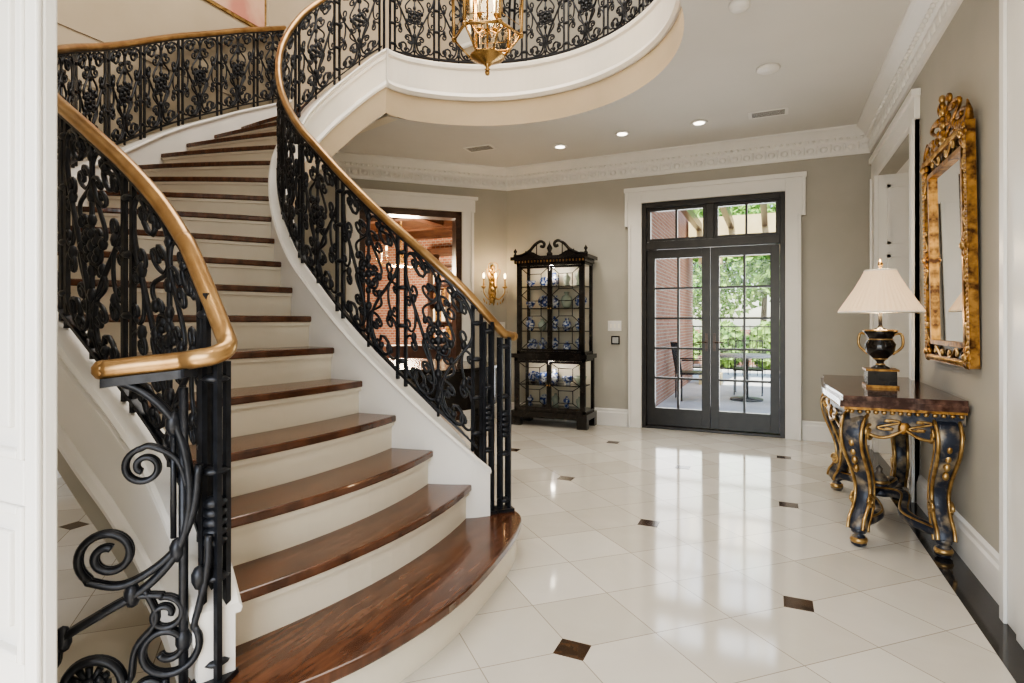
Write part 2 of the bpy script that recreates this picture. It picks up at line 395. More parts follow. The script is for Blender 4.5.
# handrail, easing to level over the first posts
st=innC[0]; dirn=(innC[0]-innC[3]); dirn.z=0; dirn.normalize()
rail=[Vector((st.x,st.y,st.z+RT-.035))+dirn*.06, Vector((st.x,st.y,st.z+RT-.022))]+[innC[i]+Vector((0,0,RT-.018*max(0,1-i/6))) for i in range(2,len(innC),2)]
bal.tube(rail,.0245,RAILM,12); bal.blob(rail[0],.026,RAILM)
def newel(mb, c, z, h, t, s=1.0):
    t=Vector((t[0],t[1],0)).normalized(); nr=Vector((t.y,-t.x,0)); c=Vector((c[0],c[1],z))
    for a,b in ((-.028,-.024),(.028,-.024),(-.028,.024),(.028,.024)):
        q=c+t*a*s+nr*b*s; mb.tube([q,q+Vector((0,0,h))],.0115,IRON,4)
    ax=(t,nr,Vector((0,0,1)))
    for zz in (.06,h*.33,h*.66,h-.05): mb.blob(c+Vector((0,0,zz)),(.05*s,.046*s,.014),IRON,ax,10,4)
    for i in range(5): mb.blob(c+Vector((0,0,h*.5+.028*(i-2))),(.036,.036,.02),IRON)
    M_=Matrix.Translation(c)@Matrix(((t.x,nr.x,0,0),(t.y,nr.y,0,0),(0,0,1,0),(0,0,0,1)))
    old=mb.T; mb.T=M_; mb.box((-.055*s,-.05*s,0),(.055*s,.05*s,.018),IRON); mb.T=old
for u_,sc in ((.0,.85),(.10,.8)):
    q=pi.at(u_); newel(bal,(q.x,q.y),R,q.z+RT-.04-R,(.7,.7),sc)
bal.build('inner_balustrade',stair)

bal=MB()
po=Path(outC); iron_run(bal,po,.16,po.len-.02,.45)
newel(bal,(-1.475,1.155),R,.93,(1,.3),.85)
N0=Vector((-1.45,1.13,0)); Dv=Vector((-.74,-.67,0)).normalized()
def W(a,z): return N0+Dv*a+Vector((0,0,z))
def sp(ca,cz,r0,r1,a0,a1,n=30):
    return [(ca+(r0+(r1-r0)*i/n)*math.cos(a0+(a1-a0)*i/n), cz+(r0+(r1-r0)*i/n)*math.sin(a0+(a1-a0)*i/n)) for i in range(n+1)]
def cr2(P,per=6): return [(v.x,v.y) for v in catmull([(a,b,0) for a,b in P],per)]
pi_=math.pi
def flow(lead,ca,cz,r0,r1,a0,turns,r,n=44):
    s_=sp(ca,cz,r0,r1,a0,a0+turns*2*pi_,n)
    pts=cr2(lead+[s_[0],s_[3]])[:-6]+s_
    P=[W(a,z) for a,z in pts]
    nn=Vector((-Dv.y,Dv.x,0))
    bal.tube([p+nn*.006 for p in P],r,IRON,7); bal.tube([p-nn*.006 for p in P],r,IRON,7)
flow([(.25,1.07),(.17,1.03),(.10,.95),(.065,.83),(.06,.70),(.09,.58),(.17,.49),(.27,.435),(.36,.38)],.30,.245,.105,.028,.75,-1.75,.0115,56)
flow([(.035,.82),(.05,.69),(.09,.595),(.155,.535),(.23,.505),(.30,.525)],.255,.59,.075,.02,-.9,1.45,.0105)
flow([(.01,.62),(.015,.52),(.035,.42)],.115,.315,.085,.022,2.5,1.5,.010)
flow([(.27,.44),(.20,.47),(.13,.465)],.12,.41,.05,.015,1.4,1.3,.0085)
flow([(.065,.76),(.09,.84),(.15,.88)],.17,.825,.052,.014,1.4,-1.4,.0085)
flow([(.17,.49),(.14,.40),(.19,.33)],.165,.20,.06,.016,.9,-1.5,.0085)
for k in range(12):
    a=2*pi_*k/12; bal.tube([W(.30,.245),W(.30+.05*math.cos(a),.245+.05*math.sin(a))],[.006,.010],IRON,5)
bal.blob(W(.30,.245),(.025,.025,.025),IRON)
def wing(pts2,r): bal.tube([W(a,z) for a,z in pts2],r,IRON,8)
wing(cr2([(.405,.26),(.42,.18),(.41,.10),(.43,.02)]),.012)
wing([(.30,.14),(.30,.012)],.011); wing([(.12,.23),(.12,.012)],.011)
wing([(.10,.93),(.10,.62)],.008); wing([(.075,1.04),(.075,.02)],.0125)
bal.tube([W(-.02,.014),W(.47,.014)],.013,IRON,4)
for a,z in ((.10,.94),(.09,.585),(.2,.475),(.36,.38),(.035,.5),(.075,.33)): bal.blob(W(a,z),(.022,.022,.036),IRON)
turn=[W(.27,1.095),W(.18,1.105),W(.08,1.115),Vector((-1.458,1.085,1.123)),Vector((-1.425,1.115,1.132)),Vector((-1.43,1.16,1.155)),Vector((-1.49,1.19,1.21))]+[outC[i]+Vector((0,0,RT)) for i in (12,14,16)]
turn=catmull(turn,6)
full=turn+[outC[i]+Vector((0,0,RT)) for i in range(18,len(outC),2)]
bal.tube(full,.027,RAILM,14)
bal.blob(full[0],.028,RAILM)
bal.sweep([p-Vector((0,0,.036)) for p in turn[:16]],[(-.02,-.012),(.02,-.012),(.02,.012),(-.02,.012)],IRON)
bal.build('outer_balustrade',stair)

bal=MB()
bp_=[p+Vector((0,0,ZT)) for p in edge]; bo=offs(bp_,-.05)
pb=Path(bo); iron_run(bal,pb,.03,pb.len-.05,.44); bal.sweep([p+Vector((0,0,RT)) for p in bo],RAILP,RAILM,smooth=True)
bal.build('balcony_balustrade')

# ------------------------------------------------------------------ room shell
XR,YB,ZC,ZU=.92,6.65,3.17,6.3
def wallbox(name,lo,hi,mat): return MB().box(lo,hi,mat).build(name)
MB().add([(-5.4,-1.5,0),(1.2,-1.5,0),(1.2,6.8,0),(-5.4,6.8,0)],[(0,1,2,3)],MARBLE).build('floor')
ins=MB()
for i in range(-8,2):
    for j in range(-6,6):
        if (i+j)%2: continue
        x=OX+i*PX; y=OY+j*PY
        if x>XR-.2 or y>YB-.3 or y<-1.2: continue
        if x< -3.2 and y>5.0: continue
        ins.box((x-.058,y-.053,.0),(x+.058,y+.053,.0015),DARKSTONE)
ins.build('floor_inset_tiles')
MB().box((.76,-1.3,0),(.92,5.0,.0016),BLKSTONE).box((.76,5.0,0),(.92,6.6,.0016),BLKSTONE).build('floor_border_strip')
w=MB(); t=.18; DX0,DX1,DZ=-1.36,.14,2.60
w.box((-3.09,YB,0),(DX0,YB+t,ZU),WALL).box((DX1,YB,0),(XR+.6,YB+t,ZU),WALL).box((DX0,YB,DZ),(DX1,YB+t,ZU),WALL); w.build('wall_back')
OY0,OY1,OZ=4.80,6.28,2.60
w=MB(); w.box((XR,-1.5,0),(XR+.14,OY0,ZU),WALL).box((XR,OY1,0),(XR+.14,YB+.02,ZU),WALL).box((XR,OY0,OZ),(XR+.14,OY1,ZU),WALL); w.build('wall_right')
w=MB(); w.box((XR+.14,OY1,0),(XR+.6,OY1+.05,OZ),WHITE); w.box((XR+.14,OY0-.05,0),(XR+.6,OY0,OZ),WHITE); w.box((XR+.6,OY0-.05,0),(XR+.65,OY1+.05,OZ),WHITE)
w.box((XR+.14,OY0-.05,OZ),(XR+.65,OY1+.05,OZ+.05),WHITE)
for z0,z1 in ((.25,.95),(1.05,1.85),(1.95,2.5)):
    for (a,b,c,d) in ((XR+.07,z0,XR+.33,z0+.025),(XR+.07,z1-.025,XR+.33,z1),(XR+.07,z0,XR+.095,z1),(XR+.305,z0,XR+.33,z1)):
        w.box((a,OY1-.02,b),(c,OY1,d),WHITE)
w.box((XR,OY1-.001,0),(XR+.14,OY1,OZ),WHITE)
w.build('door_jamb_panelling')
w=MB().box((-5.3,-1.5,0),(-5.12,5.0,ZU),WALLU); w.build('wall_left')
A0=Vector((-3.09,6.65,0)); dA=Vector((-.7195,-.6945,0)).normalized(); nA=Vector((-dA.y,dA.x,0))
if nA.dot(Vector((1,-1,0)))>0: nA=-nA
MA=Matrix(((dA.x,nA.x,0,A0.x),(dA.y,nA.y,0,A0.y),(0,0,1,0),(0,0,0,1)))
w=MB(); w.T=MA
a0,a1,az=.60,1.84,2.60
for (x0,x1,z0) in ((-.02,a0,0),(a1,2.95,0),(a0,a1,az)): w.box((x0,0,z0),(x1,.16,ZC+.2),WALL)
w.box((-.02,0,ZC+.2),(2.95,.16,ZU),WALLU); w.build('wall_angled')
w=MB(); w.T=MA
for (x0,x1) in ((a0-.15,a0),(a1,a1+.15)): w.box((x0,-.035,0),(x1,0,az+.0),WHITE)
w.box((a0-.17,-.035,az),(a1+.17,0,az+.17),WHITE); w.box((a0-.20,-.06,az+.15),(a1+.20,0,az+.19),WHITE)
for (x0,x1) in ((a0-.15,a0-.12),(a1+.12,a1+.15)): w.box((x0,-.05,0),(x1,0,az),WHITE)
for (x0,x1) in ((a0,a0+.07),(a1-.07,a1)): w.box((x0,0,0),(x1,.2,az),DARKW)
w.box((a0,0,az-.08),(a1,.2,az),DARKW); w.build('trim_1')
w=MB(); w.box((-5.3,-1.5,0),(-2.7,-1.32,ZU),WALL).box((.75,-1.5,0),(1.06,-1.32,ZU),WALL).box((-2.7,-1.5,2.75),(.75,-1.32,ZU),WALL); w.build('wall_front')

def slab(name,outer,hole,z0,z1,matb,matt):
    bm=bmesh.new()
    for z,mi in ((z0,0),(z1,1)):
        es=[]
        for loop in (outer,hole):
            vs=[bm.verts.new((x,y,z)) for x,y in loop]
            es+=[bm.edges.new((vs[i],vs[(i+1)%len(vs)])) for i in range(len(vs))]
        r=bmesh.ops.triangle_fill(bm,edges=es,use_beauty=True)
        for g in r['geom']:
            if isinstance(g,bmesh.types.BMFace): g.material_index=mi
    me=bpy.data.meshes.new(name); bm.to_mesh(me); bm.free(); me.materials.append(matb); me.materials.append(matt)
    o=bpy.data.objects.new(name,me); COL.objects.link(o); return o
hole=[(p.x,p.y) for p in edge]+[(-5.11,2.0),(-5.11,4.90),(-4.98,4.91),(-4.2,4.66)]
outer=[(-5.28,-1.45),(1.0,-1.45),(1.0,6.75),(-3.1,6.75),(-5.28,4.98)]
slab('ceiling',outer,hole,ZC,3.58,CEIL,WOODFL)
f=MB()
def ribbon(pts,z0,z1,mat):
    vs=[];fs=[]
    for p in pts: vs+=[(p.x,p.y,z0),(p.x,p.y,z1)]
    for i in range(len(pts)-1): fs.append((2*i,2*i+1,2*i+3,2*i+2))
    f.add(vs,fs,mat,True)
ie=offs(inn,.10)[-1]
lead=catmull([Vector((ie.x,ie.y,3.6)),Vector((-3.245,4.435,3.6)),arc[2]],4)
edge2=lead[:-1]+edge[2:]
ribbon(edge2,ZC,3.5,WALLU)
f.sweep(edge2,[(-.10,3.41-3.6),(.02,3.41-3.6),(.04,3.44-3.6),(.02,3.48-3.6),(.02,3.70-3.6),(.035,3.72-3.6),(.035,3.75-3.6),(.02,ZT),(-.10,ZT)],WHITE)
land=[Vector((-3.30,4.42,3.6)),Vector((-4.2,4.68,3.6)),Vector((-4.98,4.93,3.6)),Vector((-5.12,4.94,3.6))]
f.sweep([Vector((p.x,p.y,ZC)) for p in land],[(0,-.001),(0,.415),(.12,.415),(.12,-.001)],CREAM)
f.build('trim_2')
MB().box((-5.3,-1.5,ZU),(1.1,6.85,ZU+.1),CEIL).build('ceiling_upper')

CROWN=[(0,-.26),(-.02,-.26),(-.03,-.235),(-.03,-.13),(-.05,-.11),(-.06,-.09),(-.10,-.055),(-.13,-.03),(-.15,-.02),(-.15,0),(0,0)]
def crown(pts,name):
    mb=MB(); P=[Vector((x,y,ZC)) for x,y in pts]; mb.sweep(P,CROWN,WHITE)
    for a,b in zip(P[:-1],P[1:]):
        d=b-a; L=d.length; d.normalize(); n=Vector((-d.y,d.x,0)); k=int(L/.12)
        for i in range(k):
            q=a+d*(L*(i+.5)/k)
            mb.blob(q+n*.03+Vector((0,0,-.185)),(.036,.013,.032),WHITE,(d,n,Vector((0,0,1))),8,4)
            mb.blob(q+d*.06+n*.032+Vector((0,0,-.18)),(.012,.012,.045),WHITE,(d,n,Vector((0,0,1))),6,4)
            for s_ in (-.03,.03):
                mb.blob(q+d*s_+n*.06+Vector((0,0,-.105)),(.017,.017,.017),WHITE,None,6,4)
    return mb.build(name)
crown([(XR,-1.3),(XR,YB),(-3.09,YB),(-3.09+dA.x*2.7,YB+dA.y*2.7)],'trim_3')
BB=[(0,0),(-.022,0),(-.022,.15),(-.014,.165),(-.014,.185),(0,.20)]
def base(pts,name): MB().sweep([Vector((x,y,0)) for x,y in pts],BB,WHITE).build(name)
base([(XR,1.0),(XR,OY0-.17)],'baseboard_right')
base([(XR,OY1+.17),(XR,YB),(DX1+.16,YB)],'baseboard_back')
base([(DX0-.16,YB),(-3.09,YB),(-3.09+dA.x*(a0-.15),YB+dA.y*(a0-.15))],'baseboard_back.001')
base([(-3.09+dA.x*(a1+.15),YB+dA.y*(a1+.15)),(-3.09+dA.x*2.8,YB+dA.y*2.8)],'baseboard_angled')
base([(-5.12,4.7),(-5.12,-1.3)],'baseboard_left')
w=MB()
for x0,x1,s in ((DX0-.15,DX0,-1),(DX1,DX1+.15,1)):
    w.box((x0,YB-.035,0),(x1,YB,2.35),WHITE)
    xo=x0-.0 if s<0 else x1-.03
    w.box((xo,YB-.05,0),(xo+.03,YB,2.35),WHITE)
w.box((DX0-.19,YB-.036,2.33),(DX0,YB,2.76),WHITE); w.box((DX1,YB-.036,2.33),(DX1+.19,YB,2.76),WHITE); w.box((DX0,YB-.036,DZ),(DX1,YB,2.76),WHITE)
w.box((DX0-.20,YB-.055,2.73),(DX1+.20,YB,2.78),WHITE)
for xa,xb in ((DX0-.19,DX0-.16),(DX1+.16,DX1+.19)): w.box((xa,YB-.052,2.33),(xb,YB,2.76),WHITE)
w.build('trim_4',None,.004)
w=MB()
for y0,y1 in ((OY0-.16,OY0),(OY1,OY1+.16)):
    w.box((XR-.035,y0,0),(XR,y1,OZ),WHITE)
w.box((XR-.036,OY0-.16,OZ),(XR,OY1+.16,OZ+.17),WHITE); w.box((XR-.055,OY0-.18,OZ+.15),(XR,OY1+.18,OZ+.2),WHITE)
w.box((XR-.05,OY0-.16,0),(XR,OY0-.13,OZ),WHITE); w.box((XR-.05,OY1+.13,0),(XR,OY1+.16,OZ),WHITE)
w.build('trim_5',None,.004)
w=MB(); w.box((XR-.045,2.50,0),(XR,2.98,2.85),WHITE); w.box((XR-.06,2.93,0),(XR-.045,2.98,2.85),WHITE); w.box((XR-.06,2.50,0),(XR-.045,2.80,2.85),WHITE)
w.build('trim_6',None,.004)

# ------------------------------------------------------------------ french doors
def french():
    e=empty('door_1'); y0,y1=YB+.04,YB+.10
    m=MB()
    m.box((DX0,YB+.0,0),(DX0+.05,YB+.14,DZ),DOORB); m.box((DX1-.05,YB,0),(DX1,YB+.14,DZ),DOORB); m.box((DX0+.05,YB,DZ-.06),(DX1-.05,YB+.14,DZ),DOORB)
    m.box((DX0+.05,YB,2.06),(DX1-.05,YB+.14,2.15),DOORB); m.box((DX0+.05,YB,0),(DX1-.05,YB+.14,.03),DOORB)
    mx=(DX0+DX1)/2
    m.box((mx-.04,YB+.01,2.15),(mx+.04,YB+.12,DZ-.06),DOORB)
    m.build('frame',e,.004)
    for k,(xa,xb) in enumerate(((DX0+.052,mx-.002),(mx+.002,DX1-.052))):
        d=MB(); st=.09; zb,zt=.035,2.055
        d.box((xa,y0,zb),(xa+st,y1,zt),DOORB); d.box((xb-st,y0,zb),(xb,y1,zt),DOORB)
        d.box((xa+st,y0,zb),(xb-st,y1,zb+.20),DOORB); d.box((xa+st,y0,zt-.10),(xb-st,y1,zt),DOORB)
        gx0,gx1,gz0,gz1=xa+st,xb-st,zb+.20,zt-.10
        d.box(((gx0+gx1)/2-.012,y0+.01,gz0),((gx0+gx1)/2+.012,y1-.01,gz1),DOORB)
        for i in range(1,5):
            z=gz0+(gz1-gz0)*i/5; d.box((gx0,y0+.012,z-.012),(gx1,y1-.012,z+.012),DOORB)
        d.box((gx0,y0+.027,gz0),(gx1,y0+.031,gz1),GLASS)
        ta,tb=(DX0+.05,mx-.04) if k==0 else (mx+.04,DX1-.05)
        d.box((ta,y0,2.15),(ta+.04,y1,2.54),DOORB); d.box((tb-.04,y0,2.15),(tb,y1,2.54),DOORB); d.box((ta+.04,y0,2.15),(tb-.04,y1,2.185),DOORB); d.box((ta+.04,y0,2.505),(tb-.04,y1,2.54),DOORB)
        d.box(((ta+tb)/2-.012,y0+.01,2.185),((ta+tb)/2+.012,y1-.01,2.505),DOORB)
        d.box((ta+.04,y0+.027,2.185),(tb-.04,y0+.031,2.505),GLASS)
        hx = xb-.04 if k==0 else xa+.04
        d.box((hx-.016,y0-.006,.90),(hx+.016,y0,1.10),DARKW); d.tube([(hx,y0-.005,1.0),(hx,y0-.05,1.0),(hx+(-.1 if k==0 else .1),y0-.055,1.0)],.008,DARKW,8)
        d.build('leaf_%d'%(k+1),e,.003)
french()

def panel_door():
    m=MB(); x0,x1,ya,yb=-2.45,-1.545,.745,.79
    m.box((x0,ya+.014,0.01),(x1,yb,2.6),WHITE)
    def rim(a,b,z0,z1):
        m.box((a,ya-.006,z0),(a+.022,ya+.02,z1),WHITE); m.box((b-.022,ya-.006,z0),(b,ya+.02,z1),WHITE)
        m.box((a+.022,ya-.006,z0),(b-.022,ya+.02,z0+.022),WHITE); m.box((a+.022,ya-.006,z1-.022),(b-.022,ya+.02,z1),WHITE)
        m.box((a+.07,ya+.002,z0+.07),(b-.07,ya+.02,z1-.07),WHITE)
    fr=.05
    m.box((x0,ya,0.01),(x0+fr,ya+.014,2.6),WHITE); m.box((x1-fr,ya,0.01),(x1,ya+.014,2.6),WHITE)
    for z0,z1 in ((.01,.42),(.79,.90),(2.35,2.6)): m.box((x0+fr,ya,z0),(x1-fr,ya+.014,z1),WHITE)
    rim(x0+fr,x1-fr,.42,.79); rim(x0+fr,x1-fr,.90,2.35)
    m.build('door_2',None,.005)
panel_door()

# ------------------------------------------------------------------ ceiling fittings
def downlight(x,y,z=ZC):
    m=MB(); m.lathe([(.05,.0),(.075,-.001),(.08,-.006),(.072,-.012),(.052,-.012),(.05,-.004)],(x,y,z),WHITE,24); m.lathe([(.0,-.013),(.05,-.013),(.05,-.010),(.0,-.010)],(x,y,z),DOWN,20)
    m.build('recessed_ceiling_light')
    l=bpy.data.lights.new('spot','SPOT'); l.energy=36; l.spot_size=math.radians(120); l.spot_blend=.8; l.shadow_soft_size=.06; l.color=(1,.92,.8)
    o=bpy.data.objects.new('downlight_lamp',l); o.location=(x,y,z-.03); COL.objects.link(o)
def ceilpt(px,py,z=ZC):
    d=(z-1.225)*570/(322-py); u=(px-512)/570; return ((-.413+u*.911)*d,(.911+u*.413)*d)
for q in ((699,122),(560,146),(622,133)): downlight(*[c for c in ceilpt(*q)])
downlight(.2,1.0); downlight(-.7,.2); downlight(.1,2.6)
x,y=ceilpt(768,68); MB().lathe([(.085,0),(.085,-.012),(.075,-.02),(.0,-.022)],(x,y,ZC),WHITE,24).build('ceiling_speaker')
x,y=ceilpt(739,3); MB().lathe([(.06,0),(.06,-.025),(.045,-.04),(.0,-.042)],(x,y,ZC),WHITE,24).build('smoke_detector')
for q in ((768,113),(480,148)):
    x,y=ceilpt(*q); m=MB(); m.box((x-.17,y-.09,ZC-.008),(x+.17,y+.09,ZC),WHITE)
    for i in range(6): m.box((x-.14,y-.065+.022*i,ZC-.0095),(x+.14,y-.057+.022*i,ZC-.008),BLKSTONE)
    m.build('ceiling_vent')

# ------------------------------------------------------------------ lantern
def lantern():
    cx,cy=-1.9,3.75; m=MB(); n=6
    def ring(r,z): return [(cx+r*math.cos(2*pi_*i/n+.3),cy+r*math.sin(2*pi_*i/n+.3),z) for i in range(n)]
    zb,zt=3.32,3.98; lo=ring(.25,zb); hi=ring(.27,zt); tp=ring(.12,4.22); bt=ring(.13,3.18)
    for i in range(n):
        j=(i+1)%n
        for a,b,r in ((lo,hi,.011),(lo,bt,.008),(hi,tp,.008)): m.tube([a[i],b[i]],r,BRASS,6)
        for a,r in ((lo,.011),(hi,.012),(tp,.009),(bt,.008)): m.tube([a[i],a[j]],r,BRASS,6)
        m.add([lo[i],lo[j],hi[j],hi[i]],[(0,1,2,3)],LGLASS); m.add([bt[i],bt[j],lo[j],lo[i]],[(0,1,2,3)],LGLASS); m.add([tp[i],tp[j],hi[j],hi[i]],[(0,3,2,1)],LGLASS)
        a,b,c,d=[Vector(q) for q in (lo[i],lo[j],hi[j],hi[i])]; ctr=(a+b+c+d)/4
        q=[p.lerp(ctr,.2) for p in (a,b,c,d)]; m.tube(q+[q[0]],.003,BRASS,5)
        for P in (lo,hi): m.blob(P[i],.02,BRASS)
        a=Vector(hi[i]); b=Vector(hi[j]); m.tube([a.lerp(b,t/8)+Vector((0,0,.07*math.sin(pi_*t/8))) for t in range(9)],.006,BRASS,5)
    m.lathe([(.0,-.01),(.022,.005),(.010,.02),(.04,.05),(.125,.09),(.13,.10),(.02,.105)],(cx,cy,3.08),BRASS)
    m.blob((cx,cy,3.06),.020,BRASS)
    m.tube([(cx,cy,3.18),(cx,cy,ZU-.02)],.007,BRASS,6)
    m.lathe([(.09,0),(.1,-.02),(.03,-.06),(.0,-.06)],(cx,cy,ZU),BRASS)
    m.lathe([(.12,0),(.13,.015),(.05,.04),(.02,.05)],(cx,cy,4.21),BRASS)
    for i in range(6):
        a=2*pi_*i/6+.5; r=.12; x=cx+r*math.cos(a); y=cy+r*math.sin(a); z=3.44
        m.tube([(cx,cy,z-.06),(cx+.6*(x-cx),cy+.6*(y-cy),z-.09),(x,y,z-.03)],.005,BRASS,5)
        m.lathe([(.008,-.03),(.020,-.005),(.022,0),(.01,0)],(x,y,z),BRASS,10)
        m.lathe([(.010,0),(.010,.17),(.0,.17)],(x,y,z),CHALK,8); m.blob((x,y,z+.21),(.014,.014,.036),BULB,None,8,6)
    m.build('hanging_lantern')
    l=bpy.data.lights.new('lantern_point','POINT'); l.energy=40; l.color=(1,.8,.56); l.shadow_soft_size=.15
    q=bpy.data.objects.new('lantern_lamp',l); q.location=(cx,cy,3.8); COL.objects.link(q)
lantern()

# ------------------------------------------------------------------ wall sconce
def sconce():
    m=MB(); m.T=MA@Matrix.Translation((.20,0,1.68))
    m.prism_xz([(-.03,-.22),(.03,-.22),(.05,-.08),(.035,.05),(.055,.16),(0,.27),(-.055,.16),(-.035,.05),(-.05,-.08)],-.02,0,GOLDB)
    for i in range(7): m.blob((0,-.03,-.18+.07*i),(.03,.02,.035),GOLDB)
    for sx in (-1,0,1):
        yo=-.10 if sx else -.15
        m.tube([(v.x,v.y,v.z) for v in catmull([(0,-.02,-.10),(sx*.06,yo*.7,-.17),(sx*.13,yo,-.10),(sx*.14,yo,-.02)],6)],.008,GOLDB,6)
        m.lathe([(.008,-.03),(.035,-.005),(.038,0),(.012,.005),(.011,.10),(0,.10)],(sx*.14,yo,-.01),GOLDB,12)
        m.blob((sx*.14,yo,.125),(.014,.014,.035),BULB,None,8,6)
        for k in range(3):
            m.blob((sx*.14+.03*(k-1),yo,-.07),(.007,.007,.022),GLASS,None,6,4)
        m.tube([(v.x,v.y,v.z) for v in catmull([(0,-.02,.05),(sx*.07,-.05,.12),(sx*.09,-.06,.2),(sx*.05,-.05,.22)],6)],.006,GOLDB,6)
        m.tube([(v.x,v.y,v.z) for v in catmull([(0,-.02,.15),(sx*.05,-.05,.20),(sx*.06,-.05,.27),(sx*.02,-.04,.30)],6)],.006,GOLDB,6)
    for k in range(9):
        a=pi_*k/8; m.blob((.13*math.cos(a),-.07,-.17-.06*math.sin(a)),(.009,.009,.018),GOLDB,None,6,4)
    m.build('wall_sconce')
    l=bpy.data.lights.new('sconce_point','POINT'); l.energy=5; l.color=(1,.7,.38); l.shadow_soft_size=.05
    q=bpy.data.objects.new('sconce_lamp',l); q.location=MA@Vector((.20,-.2,1.9)); COL.objects.link(q)
sconce()
m=MB(); m.box((-1.76,YB-.008,1.12),(-1.60,YB,1.24),WHITE)
for i in range(3): m.box((-1.735+.048*i,YB-.013,1.155),(-1.715+.048*i,YB-.008,1.205),CHALK)
m.build('light_switch_plate')
m=MB(); m.box((-1.72,YB-.012,.96),(-1.62,YB,1.06),BLACKL); m.box((-1.705,YB-.014,.975),(-1.635,YB-.012,1.045),STEEL); m.build('intercom_panel')
m=MB(); m.T=MA@Matrix.Translation((.06,0,1.17)); m.box((-.035,-.008,-.055),(.035,0,.055),WHITE); m.box((-.012,-.012,-.025),(.012,-.008,.025),CHALK); m.build('light_switch_plate')

